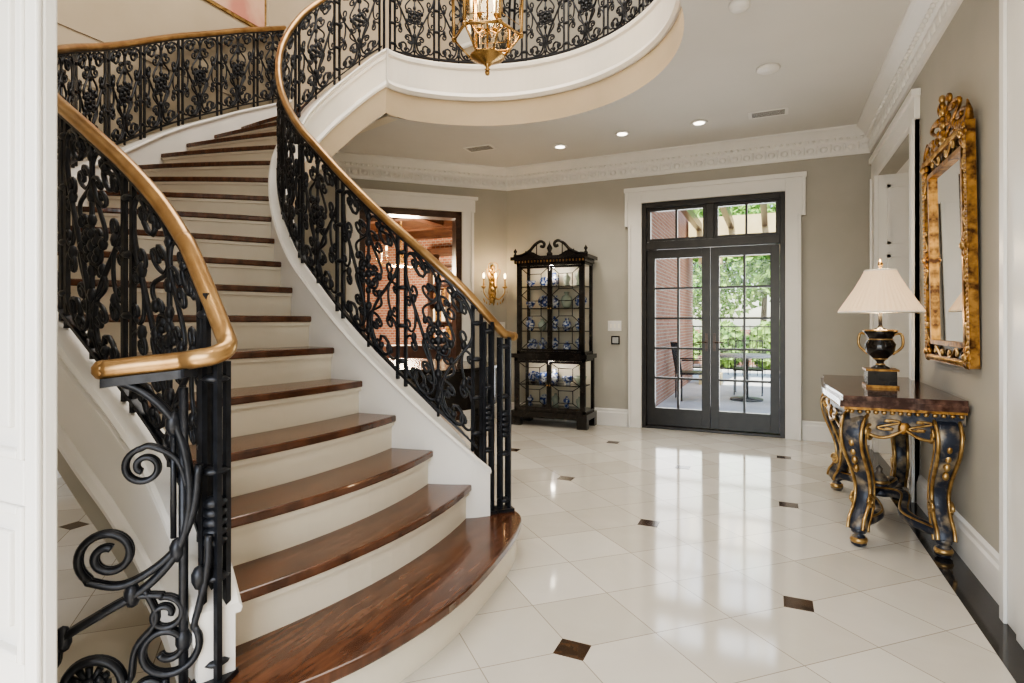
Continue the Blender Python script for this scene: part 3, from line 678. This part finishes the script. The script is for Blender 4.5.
# ------------------------------------------------------------------ display cabinet
def cabinet():
    x0,x1,yf,yb=-2.80,-1.92,6.24,6.62; cx=(x0+x1)/2; m=MB()
    m.box((x0-.03,yf-.03,.10),(x1+.03,yb,.17),BLACKL)
    for xa in (x0-.03,x1-.09): 
        m.box((xa,yf-.03,0),(xa+.12,yf+.05,.10),BLACKL); m.box((xa,yb-.1,0),(xa+.12,yb,.10),BLACKL)
    def section(xa,xb,za,zb,y0,lat):
        p=.035
        for x in (xa,xb-p): m.box((x,y0,za),(x+p,y0+p,zb),BLACKL); m.box((x,yb-p,za),(x+p,yb,zb),BLACKL)
        m.box((xa,y0,za),(xb,yb,za+.03),BLACKL); m.box((xa,y0,zb-.03),(xb,yb,zb),BLACKL)
        m.box((xa+p,yb-.012,za+.03),(xb-p,yb,zb-.03),CREAM)
        mid=(xa+xb)/2
        for a,b in ((xa+p,mid-.002),(mid+.002,xb-p)):
            f=.026; za2,zb2=za+.032,zb-.032
            m.box((a,y0,za2),(a+f,y0+.02,zb2),BLACKL); m.box((b-f,y0,za2),(b,y0+.02,zb2),BLACKL)
            m.box((a+f,y0,za2),(b-f,y0+.02,za2+f),BLACKL); m.box((a+f,y0,zb2-f),(b-f,y0+.02,zb2),BLACKL)
            X0,X1,Z0,Z1=a+f,b-f,za2+f,zb2-f; c=(X0+X1)/2
            nrow=lat; h=(Z1-Z0)/nrow
            for r in range(nrow):
                z=Z0+h*r; dx=(X1-X0)
                for A,B in (((X0,z),(c-dx*.25,z+h*.22)),((X1,z),(c+dx*.25,z+h*.22)),((X0,z+h),(c-dx*.25,z+h*.78)),((X1,z+h),(c+dx*.25,z+h*.78)),
                            ((c-dx*.25,z+h*.22),(c+dx*.25,z+h*.22)),((c-dx*.25,z+h*.78),(c+dx*.25,z+h*.78)),((c-dx*.25,z+h*.22),(c-dx*.25,z+h*.78)),((c+dx*.25,z+h*.22),(c+dx*.25,z+h*.78))):
                    m.tube([(A[0],y0+.01,A[1]),(B[0],y0+.01,B[1])],.0055,BLACKL,4)
            m.add([(X0,y0+.012,Z0),(X1,y0+.012,Z0),(X1,y0+.012,Z1),(X0,y0+.012,Z1)],[(0,1,2,3)],GLASS)
            m.blob((b-.014 if b<mid+.01 else a+.014,y0-.01,(za+zb)/2),.012,BRASS)
    section(x0,x1,.17,.80,yf,2)
    m.box((x0-.03,yf-.03,.80),(x1+.03,yb,.85),BLACKL)
    section(x0+.02,x1-.02,.85,1.92,yf+.03,3)
    m.box((x0-.0,yf,1.92),(x1,yb,1.96),BLACKL); m.box((x0-.04,yf-.03,1.96),(x1+.04,yb,2.0),BLACKL)
    for i in range(22): m.box((x0+.02+.0395*i,yf-.004,1.928),(x0+.035+.0395*i,yf,1.952),GOLD)
    for s in (-1,1):
        P=catmull([(cx+s*.44,0,2.01),(cx+s*.34,0,2.025),(cx+s*.25,0,2.07),(cx+s*.18,0,2.14),(cx+s*.11,0,2.175),(cx+s*.065,0,2.15),(cx+s*.075,0,2.11),(cx+s*.11,0,2.12)],6)
        m.tube([(p.x,yf+.02,p.z) for p in P],.018,BLACKL,8)
        m.prism_xz([(cx+s*.10,2.0),(cx+s*.40,2.0),(cx+s*.30,2.035),(cx+s*.24,2.06),(cx+s*.20,2.05),(cx+s*.15,2.02)][::s],yf+.012,yf+.03,BLACKL)
        for k in range(3): m.tube([(cx+s*(.16+.07*k),yf+.02,2.0),(cx+s*(.16+.07*k),yf+.02,2.14-.035*k)],.006,BLACKL,6)
        m.lathe([(.02,0),(.026,.02),(.01,.045),(.024,.07),(.0,.11)],(cx+s*.44,yf+.03,2.0),BLACKL,10)
    m.lathe([(.035,0),(.035,.03),(.018,.05),(.035,.09),(.022,.12),(.01,.14),(.0,.18)],(cx,yf+.03,2.0),BLACKL,12)
    rnd=random.Random(11)
    for z in (1.12,1.39,1.65,.48):
        m.box((x0+.05,yf+.07,z-.010),(x1-.05,yb-.015,z),BLACKL)
    for z,h in ((.862,.22),(1.12,.22),(1.39,.21),(1.65,.20),(.48,.25),(.202,.22)):
        n=5
        for i in range(n):
            x=x0+.13+i*(x1-x0-.26)/(n-1)+rnd.uniform(-.01,.01); s=h*rnd.uniform(.6,1.0); k=rnd.choice((0,1,2,3)); mt=rnd.choice((PORC,PORC,PORC,PORC2,PORC))
            if k==0: pr=[(.3,0),(.5,.15),(.66,.45),(.55,.7),(.22,.82),(.32,1)]
            elif k==1: pr=[(.3,0),(.42,.1),(.32,.3),(.55,.6),(.5,.75),(.2,.85),(.15,1)]
            elif k==2: pr=[(.3,0),(.3,.1),(.75,.4),(.85,.6),(.8,.6),(.3,.15)]
            else:
                r_=s*.40; old=m.T; m.T=Matrix.Translation((x,yb-.09,z+r_+.01))@Matrix.Rotation(math.radians(80),4,'X')
                m.lathe([(0,0),(r_*.6,.004),(r_,.02),(r_,.026),(r_*.6,.010),(0,.008)],(0,0,0),PORC,16); m.T=old
                m.box((x-.03,yb-.12,z),(x+.03,yb-.06,z+.012),DARKW); continue
            m.lathe([(r*s*.52,zz*s*.95) for r,zz in pr],(x,(yf+yb)/2+.02,z),mt,12)
    m.build('china_display_cabinet')
    for z in (1.88,.77):
        l=bpy.data.lights.new('cabinet_fill_point','POINT'); l.energy=4.5; l.color=(1,.9,.76); l.shadow_soft_size=.04  # fill points added to brighten the cabinet interior, no fitting modelled
        q=bpy.data.objects.new('cabinet_fill',l); q.location=(cx,yf+.09,z-.02); COL.objects.link(q)
cabinet()

# ------------------------------------------------------------------ console table
TZ=.83
def console():
    x0,x1,y0,y1=.38,.90,3.56,4.84; m=MB()
    def top(o,z0,z1,mat):
        Q=[(x1,y1+o)]
        for i in range(25):
            t=i/24; yy=y1+o-(y1-y0+2*o)*t; Q.append((x0-o-.035*math.sin(pi_*t)**2+ .0, yy))
        Q.append((x1,y0-o)); m.prism(Q[::-1],z0,z1,mat)
    top(.025,TZ-.025,TZ,TABTOP); top(.04,TZ-.058,TZ-.025,TABTOP); top(.018,TZ-.074,TZ-.058,GOLD)
    top(-.012,TZ-.135,TZ-.074,TABLEP)
    for i in range(34): m.blob((x0+.002-.035*math.sin(pi_*i/33)**2,y0+.02+i*(y1-y0-.04)/33,TZ-.085),(.011,.013,.012),GOLDB,None,6,4)
    for i in range(14): m.blob((x0+.02+i*(x1-x0-.04)/13,y0+.002,TZ-.085),(.013,.011,.012),GOLDB,None,6,4)
    def apron_y(yc,sg):
        pts=[]; n=24
        for i in range(n+1):
            t=i/n; z=TZ-.17-.05*abs(math.sin(2*pi_*t)); pts.append((x0+.05+t*(x1-x0-.1),z))
        m.prism_xz([(x1-.05,TZ-.13),(x0+.05,TZ-.13)]+pts,yc-.012,yc+.012,TABLEP)
        m.tube([(a,yc+sg*.014,b) for a,b in pts],.009,GOLDB,6)
        for s in (-1,1):
            m.tube([((x0+x1)/2+s*(.07+q[0]*.10),yc+sg*.016,TZ-.15+q[1]*.05) for q in place(S1,0,0,1,1,s,1)],.007,GOLDB,5)
        m.blob(((x0+x1)/2,yc+sg*.012,TZ-.165),(.03,.012,.035),GOLD)
    apron_y(y0+.03,-1); apron_y(y1-.03,1)
    n=36; vs=[];fs=[]; low=[]
    for i in range(n+1):
        t=i/n; y=y0+.05+t*(y1-y0-.1); z=TZ-.18-.05*abs(math.sin(3*pi_*t)); xx=x0+.01-.03*math.sin(pi_*t)**2
        vs+=[(xx,y,TZ-.13),(xx,y,z),(xx+.02,y,z),(xx+.02,y,TZ-.13)]; low.append((xx-.004,y,z))
    for i in range(n):
        for j in range(4): fs.append((i*4+j,i*4+(j+1)%4,i*4+4+(j+1)%4,i*4+4+j))
    m.add(vs,fs,TABLEP); m.tube(low,.009,GOLDB,6)
    m.blob((x0-.025,(y0+y1)/2,TZ-.175),(.014,.06,.045),GOLD)
    for s in (-1,1): m.tube([(x0-.022,(y0+y1)/2+s*(.22+q[0]*.22),TZ-.165+q[1]*.06) for q in S1],.008,GOLDB,5)
    for (lx,ly,dx,dy) in ((x0+.06,y0+.07,-1,-1),(x0+.06,y1-.07,-1,1),(x1-.08,y0+.07,.35,-1),(x1-.08,y1-.07,.35,1)):
        d=Vector((dx*.5 if abs(dx)==1 else 0.03,dy,0)).normalized()
        c=Vector((lx,ly,0)); nrm=Vector((-d.y,d.x,0))
        def L(o,z): return c+d*o+Vector((0,0,z))
        P=catmull([L(-.01,.70),L(.045,.68),L(.078,.63),L(.066,.56),L(.02,.49),L(-.04,.41),L(-.078,.33),L(-.078,.25),L(-.045,.18),L(-.0,.13),L(.015,.09)],6)
        k=len(P); wd=[.064-.022*min(1,i/(k*.6)) for i in range(k)]; th=[.043-.015*math.sin(pi_*min(1,i/(k*.9))) for i in range(k)]
        vs=[];fs=[]
        for i,p in enumerate(P):
            tg=(P[min(i+1,k-1)]-P[max(0,i-1)]).normalized(); bn=tg.cross(nrm)
            for j in range(8):
                a=2*pi_*(j+.5)/8; ca,sa=math.cos(a),math.sin(a)
                ca=math.copysign(abs(ca)**.6,ca); sa=math.copysign(abs(sa)**.6,sa)
                vs.append(p+nrm*wd[i]*ca+bn*th[i]*sa)
        for i in range(k-1):
            for j in range(8): fs.append((i*8+j,i*8+(j+1)%8,i*8+8+(j+1)%8,i*8+8+j))
        fs.append(tuple(range(7,-1,-1))); fs.append(tuple((k-1)*8+j for j in range(8))); m.add(vs,fs,TABLEP,True)
        for s_ in (-1,1):
            for q_ in (-1,1):
                line=[]
                for i,p in enumerate(P):
                    tg=(P[min(i+1,k-1)]-P[max(0,i-1)]).normalized(); bn=tg.cross(nrm); line.append(p+nrm*s_*wd[i]*.88+bn*q_*th[i]*.88)
                m.tube(line,.0095,GOLDB,6)
            for o,z,r in ((.03,.63,.052),(-.05,.24,.042)):
                m.tube([L(o+(r*(1-i/22))*math.cos(i*.55),z+(r*(1-i/22))*math.sin(i*.55))+nrm*s_*(.062 if z>.5 else .044) for i in range(22)],.009,GOLDB,6)
        for i in range(1,5): m.blob(L(.085-.02*i,.63-.05*i)+d*.03,(.016,.016,.024),GOLDB)
        m.box((c.x-.05,c.y-.05,.68),(c.x+.05,c.y+.05,TZ-.12),TABLEP)
        m.lathe([(.02,0),(.038,.012),(.042,.035),(.03,.055),(.018,.065),(.036,.075),(.040,.095),(.025,.11),(.0,.12)],(c.x,c.y,0),TABLEP,14)
        m.lathe([(.039,.02),(.044,.035),(.039,.05)],(c.x,c.y,0),GOLDB,14)
    ctr=Vector(((x0+x1)/2-.02,(y0+y1)/2,.17))
    for (lx,ly) in ((x0+.06,y0+.07),(x0+.06,y1-.07),(x1-.08,y0+.07),(x1-.08,y1-.07)):
        a=Vector((lx,ly,.12)); mid1=a.lerp(ctr,.35)+Vector((.06 if lx<.6 else -.06,0,.0)); mid2=a.lerp(ctr,.7)+Vector((-.04 if lx<.6 else .04,0,.04))
        P=catmull([a,mid1,mid2,ctr],6); m.tube(P,.030,TABLEP,8)
        for s_ in (-1,1): m.tube([p+Vector((.018*s_,0,.020)) for p in P],.008,GOLDB,5)
    m.lathe([(.07,0),(.085,.02),(.035,.045),(.055,.08),(.035,.12),(.015,.14),(.02,.16),(.0,.18)],(ctr.x,ctr.y,.15),TABLEP,14)
    m.lathe([(.05,.07),(.058,.08),(.05,.09)],(ctr.x,ctr.y,.15),GOLDB,14)
    m.build('console_table')
console()
def lamp():
    x,y,z=.61,4.10,TZ; m=MB()
    m.box((x-.085,y-.085,z),(x+.085,y+.085,z+.015),GOLD); m.box((x-.075,y-.075,z+.015),(x+.075,y+.075,z+.10),BLACKL); m.box((x-.085,y-.085,z+.10),(x+.085,y+.085,z+.112),GOLD)
    m.lathe([(.05,.112),(.048,.12),(.022,.135),(.018,.15),(.035,.17),(.075,.21),(.082,.26),(.062,.29),(.065,.30),(.09,.335),(.088,.345),(.04,.35),(.015,.36),(.01,.38),(.01,.46),(0,.46)],(x,y,z),BLACKL,24)
    for s in (-1,1):
        m.tube(catmull([(x+s*.06,y-s*.03,z+.20),(x+s*.105,y-s*.05,z+.25),(x+s*.10,y-s*.05,z+.32),(x+s*.065,y-s*.03,z+.32)],6),.008,GOLDB,6)
    for zz,r in ((.137,.024),(.172,.038),(.29,.066),(.342,.09)): m.lathe([(r-.005,zz-.006),(r+.005,zz),(r-.005,zz+.006)],(x,y,z),GOLDB,20)
    vs=[];fs=[];n=96
    prof=[(.222,.455),(.220,.465),(.180,.53),(.137,.60),(.105,.66),(.084,.705),(.082,.71)]
    for r,zz in prof:
        for j in range(n):
            a=2*pi_*j/n; rr=r*(1+.018*(j%2)); vs.append((x+rr*math.cos(a),y+rr*math.sin(a),z+zz))
    for i in range(len(prof)-1):
        for j in range(n): fs.append((i*n+j,i*n+(j+1)%n,(i+1)*n+(j+1)%n,(i+1)*n+j))
    m.add(vs,fs,SHADE,False)
    for r,zz in ((.223,.457),(.084,.708)): m.lathe([(r-.002,zz-.006),(r+.004,zz),(r-.002,zz+.006)],(x,y,z),CHALK,48)
    m.lathe([(.005,.44),(.005,.73),(.014,.74),(.014,.75),(.006,.765),(0,.78)],(x,y,z),BRASS,10)
    for a in range(3):
        an=a*2*pi_/3; m.tube([(x,y,z+.705),(x+.082*math.cos(an),y+.082*math.sin(an),z+.705)],.003,BRASS,4)
    m.blob((x,y,z+.56),(.03,.03,.045),BULB)
    m.build('table_lamp')
    l=bpy.data.lights.new('tl','POINT'); l.energy=7; l.color=(1,.74,.45); l.shadow_soft_size=.06
    q=bpy.data.objects.new('table_lamp_bulb',l); q.location=(x+.0,y-.0,z+.445); COL.objects.link(q)
    l2=bpy.data.lights.new('tl2','POINT'); l2.energy=4; l2.color=(1,.74,.45); l2.shadow_soft_size=.04
    q=bpy.data.objects.new('table_lamp_bulb_top',l2); q.location=(x,y,z+.80); COL.objects.link(q)
lamp()

# ------------------------------------------------------------------ mirror
def mirror():
    m=MB(); y0,y1=3.40,4.26; z0,z1=1.0,2.20
    tilt=math.radians(.9)
    T=Matrix.Translation((XR-.008,(y0+y1)/2,z0))@Matrix.Rotation(-tilt,4,'Y')
    m.T=T; hw=(y1-y0)/2; h=z1-z0
    def frame(a,b,xo,xi,mat):
        for (ya,yb,za,zb) in ((-hw+a,-hw+b,a,h-a),(hw-b,hw-a,a,h-a),(-hw+b,hw-b,a,b),(-hw+b,hw-b,h-b,h-a)):
            m.box((xo,ya,za),(xi,yb,zb),mat)
    frame(.0,.035,-.04,0,GOLD); frame(.035,.095,-.022,0,BLACKL); frame(.095,.12,-.035,0,GOLD)
    m.box((-.012,-hw+.11,.11),(-.008,hw-.11,h-.11),MIRROR); m.box((-.008,-hw+.02,.02),(0,hw-.02,h-.02),BLACKL)
    for i in range(50):
        z=.03+i*(h-.06)/49
        for yy in (-hw+.018,hw-.018): m.blob((-.04,yy,z),(.008,.014,.010),GOLDB,None,6,4)
    for i in range(36):
        yy=-hw+.03+i*(2*hw-.06)/35
        for z in (.018,h-.018): m.blob((-.04,yy,z),(.008,.010,.014),GOLDB,None,6,4)
    for yy in (-hw+.05,hw-.05):
        for z in (.05,h-.05,h*.5):
            for k in range(6):
                a=k*2*pi_/6; m.blob((-.035,yy+.032*math.cos(a),z+.038*math.sin(a)),(.016,.022,.024),GOLD,None,7,4)
            m.blob((-.045,yy,z),(.018,.022,.022),GOLDB)
            for s in (-1,1):
                if 0<z+s*.17<h: m.tube([(-.035,yy+q[0]*.05,z+s*(.11+q[1]*.12)) for q in S1],.007,GOLDB,5)
    for s in (-1,1):
        for z in (.06,h-.06): m.tube([(-.035,s*(.14+q[1]*.16),z+q[0]*.05) for q in S1],.008,GOLDB,5)
    def t2(P,r,mat=GOLD): m.tube([(-.02,a,b) for a,b in P],r,mat,7)
    for s in (-1,1):
        t2([(s*(.15+q[0]*.24),h+.09+q[1]*.17) for q in S1],.011)
        t2([(s*(.31+q[0]*.17),h+.045+q[1]*.09) for q in C1],.010)
        t2([(s*(.065+q[0]*.09),h+.17+q[1]*.15) for q in S1],.010)
        for k in range(8): m.blob((-.02,s*(.03+.045*k),h+.01+.17*math.exp(-k*.4)),(.014,.02,.026),GOLD,None,7,4)
        m.tube([(-.02,s*(hw-.03),h),(-.02,s*(hw-.015),h+.05),(-.02,s*(hw-.04),h+.11)],[.022,.015,.004],GOLD,8)
    for k in range(7): m.blob((-.03,0,h+.02+.038*k),(.018,.045-.005*k,.026),GOLD if k%2 else GOLDB,None,8,4)
    m.build('gilt_wall_mirror')
mirror()

m=MB(); m.box((-5.12,3.1,4.42),(-5.10,4.64,6.0),GOLDB) ; m.box((-5.10,3.13,4.45),(-5.095,4.61,5.97),PAINTING); m.build('wall_painting')

# ------------------------------------------------------------------ grand piano
def piano():
    cx,cy=-2.50,3.70; m=MB()
    out_=[(v.x,v.y) for v in catmull([(.62,-.02,0),(.62,.40,0),(.45,.52,0),(.2,.5,0),(-.1,.42,0),(-.35,.40,0),(-.55,.32,0),(-.64,.1,0),(-.62,-.2,0),(-.50,-.45,0)],5)]
    P=[(cx-a,cy+b) for a,b in out_]+[(cx-.2,cy-.55),(cx-.62,cy-.55)]; P=P[::-1]
    m.prism(P,.62,.88,BLACKL); P2=[(cx+(x-cx)*1.02,cy+(y-cy)*1.02) for x,y in P]
    m.prism(P2,.885,.905,BLACKL)
    m.box((cx-.80,cy-.55,.60),(cx-.62,cy+.35,.70),BLACKL); m.box((cx-.78,cy-.47,.70),(cx-.63,cy+.27,.715),CHALK)
    for i in range(21):
        if i%7 in (2,6): continue
        m.box((cx-.72,cy-.46+.034*i,.715),(cx-.63,cy-.445+.034*i,.725),BLACKL)
    for a,b in ((cx-.58,cy+.30),(cx-.58,cy-.46),(cx+.52,cy+.08)):
        m.lathe([(.02,0),(.025,.05),(.03,.07),(.035,.12),(.05,.35),(.04,.5),(.06,.58),(.06,.63)],(a,b,0),BLACKL,12)
    m.tube([(cx-.35,cy,.62),(cx-.35,cy-.03,.12)],.012,BRASS,6); m.box((cx-.45,cy-.1,.06),(cx-.25,cy+.06,.12),BLACKL)
    m.tube([(cx-.35,cy-.02,.06),(cx-.35,cy-.02,0)],.02,BLACKL,6)
    m.build('grand_piano')
piano()

# ------------------------------------------------------------------ library room
m=MB(); m.add([(-10,4.7,-.004),(-2.9,4.7,-.004),(-2.9,10.5,-.004),(-10,10.5,-.004)],[(0,1,2,3)],WOODFL); m.build('floor_library')
wallbox('wall_library_back',(-10,10.3,0),(-2.9,10.5,3.4),BRICKY)
wallbox('wall_library_right',(-3.08,6.84,0),(-2.9,10.3,3.4),BRICKX)
wallbox('wall_library_left',(-10,4.7,0),(-9.85,10.3,3.4),BRICKX)
MB().box((-10,5.0,3.2),(-3.1,10.4,3.3),CREAM).build('ceiling_library')
m=MB()
for y in (6.0,7.0,8.0,9.0,10.0): m.box((-9.8,y-.09,2.95),(-3.9 if y<7 else -3.1,y+.09,3.2),DARKW)
for x in (-8.5,-7,-5.5,-4.2): m.box((x-.09,6.7,2.98),(x+.09,10.3,3.2),DARKW)
m.build('ceiling_beams')
def shelf():
    m=MB(); x0,x1,y=-6.4,-3.6,10.27
    m.box((x0,y-.35,0),(x0+.05,y,2.6),DARKW); m.box((x1-.05,y-.35,0),(x1,y,2.6),DARKW); m.box((x0-.05,y-.4,2.6),(x1+.05,y,2.72),DARKW)
    rnd=random.Random(2); cols=[LEATHER,DARKW,GOLD,BRICKY,PORC,CREAM]
    for i in range(7):
        z=.1+i*.38; m.box((x0,y-.35,z-.03),(x1,y,z),DARKW); x=x0+.07
        while x<x1-.1 and i<6:
            w_=rnd.uniform(.025,.05); h=rnd.uniform(.2,.31); m.box((x,y-.25,z),(x+w_,y-.05,z+h),rnd.choice(cols)); x+=w_+.002
    m.build('bookcase')
shelf()
def sofa():
    m=MB(); cx,cy=-5.3,7.4
    m.T=Matrix.Translation((cx,cy,0))@Matrix.Rotation(math.radians(215),4,'Z')
    m.box((-.95,-.4,.12),(.95,.4,.42),LEATHER); m.box((-.95,.25,.42),(.95,.45,.88),LEATHER)
    for s in (-1,1): m.box((s*.95-.12,-.42,.12),(s*.95+.12,.45,.64),LEATHER)
    for i in range(3): m.box((-.8+.55*i,-.42,.42),(-.27+.55*i,.25,.54),LEATHER)
    for a in (-.95,.95):
        for b in (-.35,.35): m.box((a-.04,b-.04,-.004),(a+.04,b+.04,.12),DARKW)
    m.build('leather_sofa',None,.03)
sofa()
def chand():
    m=MB(); c=(-5.9,8.3,2.3)
    m.tube([c,(c[0],c[1],3.2)],.012,BRASS,6); m.lathe([(.02,-.12),(.06,-.06),(.03,0),(.05,.08),(.01,.2)],c,BRASS,12)
    for i in range(8):
        a=2*pi_*i/8; x=c[0]+.42*math.cos(a); y=c[1]+.42*math.sin(a)
        m.tube(catmull([c,(c[0]+.2*math.cos(a),c[1]+.2*math.sin(a),c[2]-.12),(x,y,c[2]-.02),(x,y,c[2]+.04)],5),.01,BRASS,6)
        m.lathe([(.03,0),(.012,.01),(.012,.09),(0,.09)],(x,y,c[2]+.04),CHALK,8); m.blob((x,y,c[2]+.17),(.018,.018,.04),BULB)
    m.build('chandelier')
    l=bpy.data.lights.new('ch','POINT'); l.energy=420; l.color=(1,.82,.60); l.shadow_soft_size=.3
    q=bpy.data.objects.new('chandelier_lamp',l); q.location=(c[0],c[1],2.1); COL.objects.link(q)
chand()

# ------------------------------------------------------------------ exterior
MB().add([(-14,6.84,-.03),(14,6.84,-.03),(14,40,-.03),(-14,40,-.03)],[(0,1,2,3)],STONE).build('patio_ground')
m=MB(); m.box((-2.3,6.85,-.03),(-1.55,13.0,3.4),BRICKX); m.build('wall_exterior_brick')
m=MB()
for x in (-1.1,1.1,3.3): 
    m.box((x-.16,12.0,-.03),(x+.16,12.32,2.5),STUCCO); m.box((x-.21,11.95,2.4),(x+.21,12.37,2.55),STUCCO); m.box((x-.21,11.95,-.03),(x+.21,12.37,.2),STUCCO)
m.box((-1.5,11.9,2.55),(5,12.4,3.3),STUCCO)
for x in (-1.3,-.7,-.1,.5,1.1,1.7): m.box((x-.05,6.9,3.05),(x+.05,11.9,3.2),DARKW)
m.build('porch_colonnade')
m=MB(); m.box((-3.0,17.8,-.03),(8,18.0,1.0),BRICKY); m.build('garden_wall')
m=MB()
for i in range(48): m.tube([(-3+.16*i,14.5,-.03),(-3+.16*i,14.5,1.15)],.01,IRON,4)
m.box((-3.05,14.49,1.1),(4.7,14.51,1.13),IRON); m.box((-3.05,14.49,.1),(4.7,14.51,.13),IRON); m.build('garden_fence')
def tree(name,x,y,h,r,n,trunk=True):
    m=MB(); rnd=random.Random(int(x*10+y))
    if trunk:
        m.tube([(x,y,-.03),(x+.1,y,h*.4),(x-.1,y,h)],[.14,.1,.05],BARK,8)
        for k in range(5):
            a=rnd.uniform(0,6.28); m.tube([(x,y,h*(.4+.1*k)),(x+r*.7*math.cos(a),y+r*.7*math.sin(a),h+r*.2)],[.05,.015],BARK,6)
    vs=[];fs=[]
    for i in range(n):
        while True:
            p=Vector((rnd.uniform(-1,1),rnd.uniform(-1,1),rnd.uniform(-1,1)))
            if .3<p.length<1: break
        c=Vector((x,y,h))+p*r; a=Vector((rnd.gauss(0,1),rnd.gauss(0,1),rnd.gauss(0,1))).normalized(); b=a.orthogonal().normalized(); s=rnd.uniform(.07,.16)
        o=len(vs); vs+=[c-a*s,c+b*s*.6,c+a*s,c-b*s*.6]; fs.append((o,o+1,o+2,o+3))
    m.add(vs,fs,LEAF); m.build(name)
tree('garden_tree',-1.9,20.5,3.6,2.4,5000); tree('garden_tree',1.5,21,3.8,2.4,5000); tree('garden_tree',-5.5,24,4,3.2,5000); tree('garden_tree',5.0,23,4,3,4000); tree('garden_tree',-.3,24,5.8,2.6,4000)
for x in (-2.4,-1.2,0,1.2,2.4): tree('garden_shrub',x,16.6,.6,.62,1300,False)
def patioset():
    m=MB(); x,y=-.35,9.9
    m.lathe([(.5,.70),(.52,.71),(.52,.73),(0,.73)],(x,y,-.03),STEEL,28); m.tube([(x,y,-.03),(x,y,.68)],.03,IRON,8)
    m.lathe([(.25,0),(.25,.03),(.03,.05)],(x,y,-.03),IRON,20); m.build('patio_table')
    for ang in (200,330,90):
        a=math.radians(ang); c=MB(); c.T=Matrix.Translation((x+.85*math.cos(a),y+.85*math.sin(a),-.03))@Matrix.Rotation(a-math.pi/2,4,'Z')
        c.box((-.24,-.24,.42),(.24,.24,.45),IRON)
        for sx in (-.22,.22):
            c.tube([(sx,-.22,0),(sx,-.22,.65),(sx,.22,.65)],.012,IRON,6); c.tube([(sx,.22,0),(sx,.22,.45),(sx,.30,.92)],.012,IRON,6)
        c.tube([(-.22,.30,.92),(.22,.30,.92)],.012,IRON,6)
        for i in range(7): c.tube([(-.18+.06*i,.23,.45),(-.18+.06*i,.295,.92)],.006,IRON,5)
        c.build('patio_chair')
patioset()

# ------------------------------------------------------------------ world and lights
w=bpy.data.worlds.new('World'); scene.world=w; w.use_nodes=True; nt=w.node_tree
sky=nt.nodes.new('ShaderNodeTexSky'); sky.sky_type='NISHITA'; sky.sun_disc=False; sky.sun_elevation=math.radians(50); sky.sun_rotation=math.radians(150)
nt.links.new(sky.outputs[0], nt.nodes['Background'].inputs[0]); nt.nodes['Background'].inputs[1].default_value=.45
sl=bpy.data.lights.new('sun','SUN'); sl.energy=11; sl.angle=math.radians(1); sl.color=(1,.95,.86)
so_=bpy.data.objects.new('sun',sl); so_.rotation_euler=(math.radians(38),math.radians(12),math.radians(-20)); COL.objects.link(so_)
def area(name,loc,rot,sx,sy,e,col=(1,1,1)):
    l=bpy.data.lights.new(name,'AREA'); l.shape='RECTANGLE'; l.size=sx; l.size_y=sy; l.energy=e; l.color=col
    o=bpy.data.objects.new(name,l); o.location=loc; o.rotation_euler=rot; COL.objects.link(o); return o
area('upper_ceiling_fill',(-2.4,3.4,ZU-.05),(0,0,0),3.0,3.0,175,(1,.94,.85))  # soft overhead fill added for even interior light, not a fixture
area('entrance_fill',(-1.0,-1.3,1.5),(math.radians(90),0,0),3.2,2.4,84,(1,.98,.94))  # unseen fill added behind the camera to brighten foyer and door leaf
area('upper_hall_fill',(.1,5.5,ZU-.05),(0,0,0),1.5,1.5,30,(1,.95,.87))  # smaller fill added over the upper hall, no fixture there
area('door_daylight',(-.6,YB+.3,1.4),(math.radians(-90),0,0),1.3,2.3,44,(.97,.98,1))

# ------------------------------------------------------------------ camera
cam=bpy.data.cameras.new('camera'); cam.sensor_width=36; cam.lens=570/1024*36; cam.clip_start=.05
cam.shift_y=-(341.5-322)/1024
co=bpy.data.objects.new('camera',cam); co.location=(0,0,1.225); co.rotation_euler=(math.radians(90),0,math.radians(24.4)); COL.objects.link(co)
scene.camera=co
try:
    scene.view_settings.view_transform='AgX'; scene.view_settings.look='AgX - Medium High Contrast'
except Exception as ex: print(ex)
scene.view_settings.exposure=.2
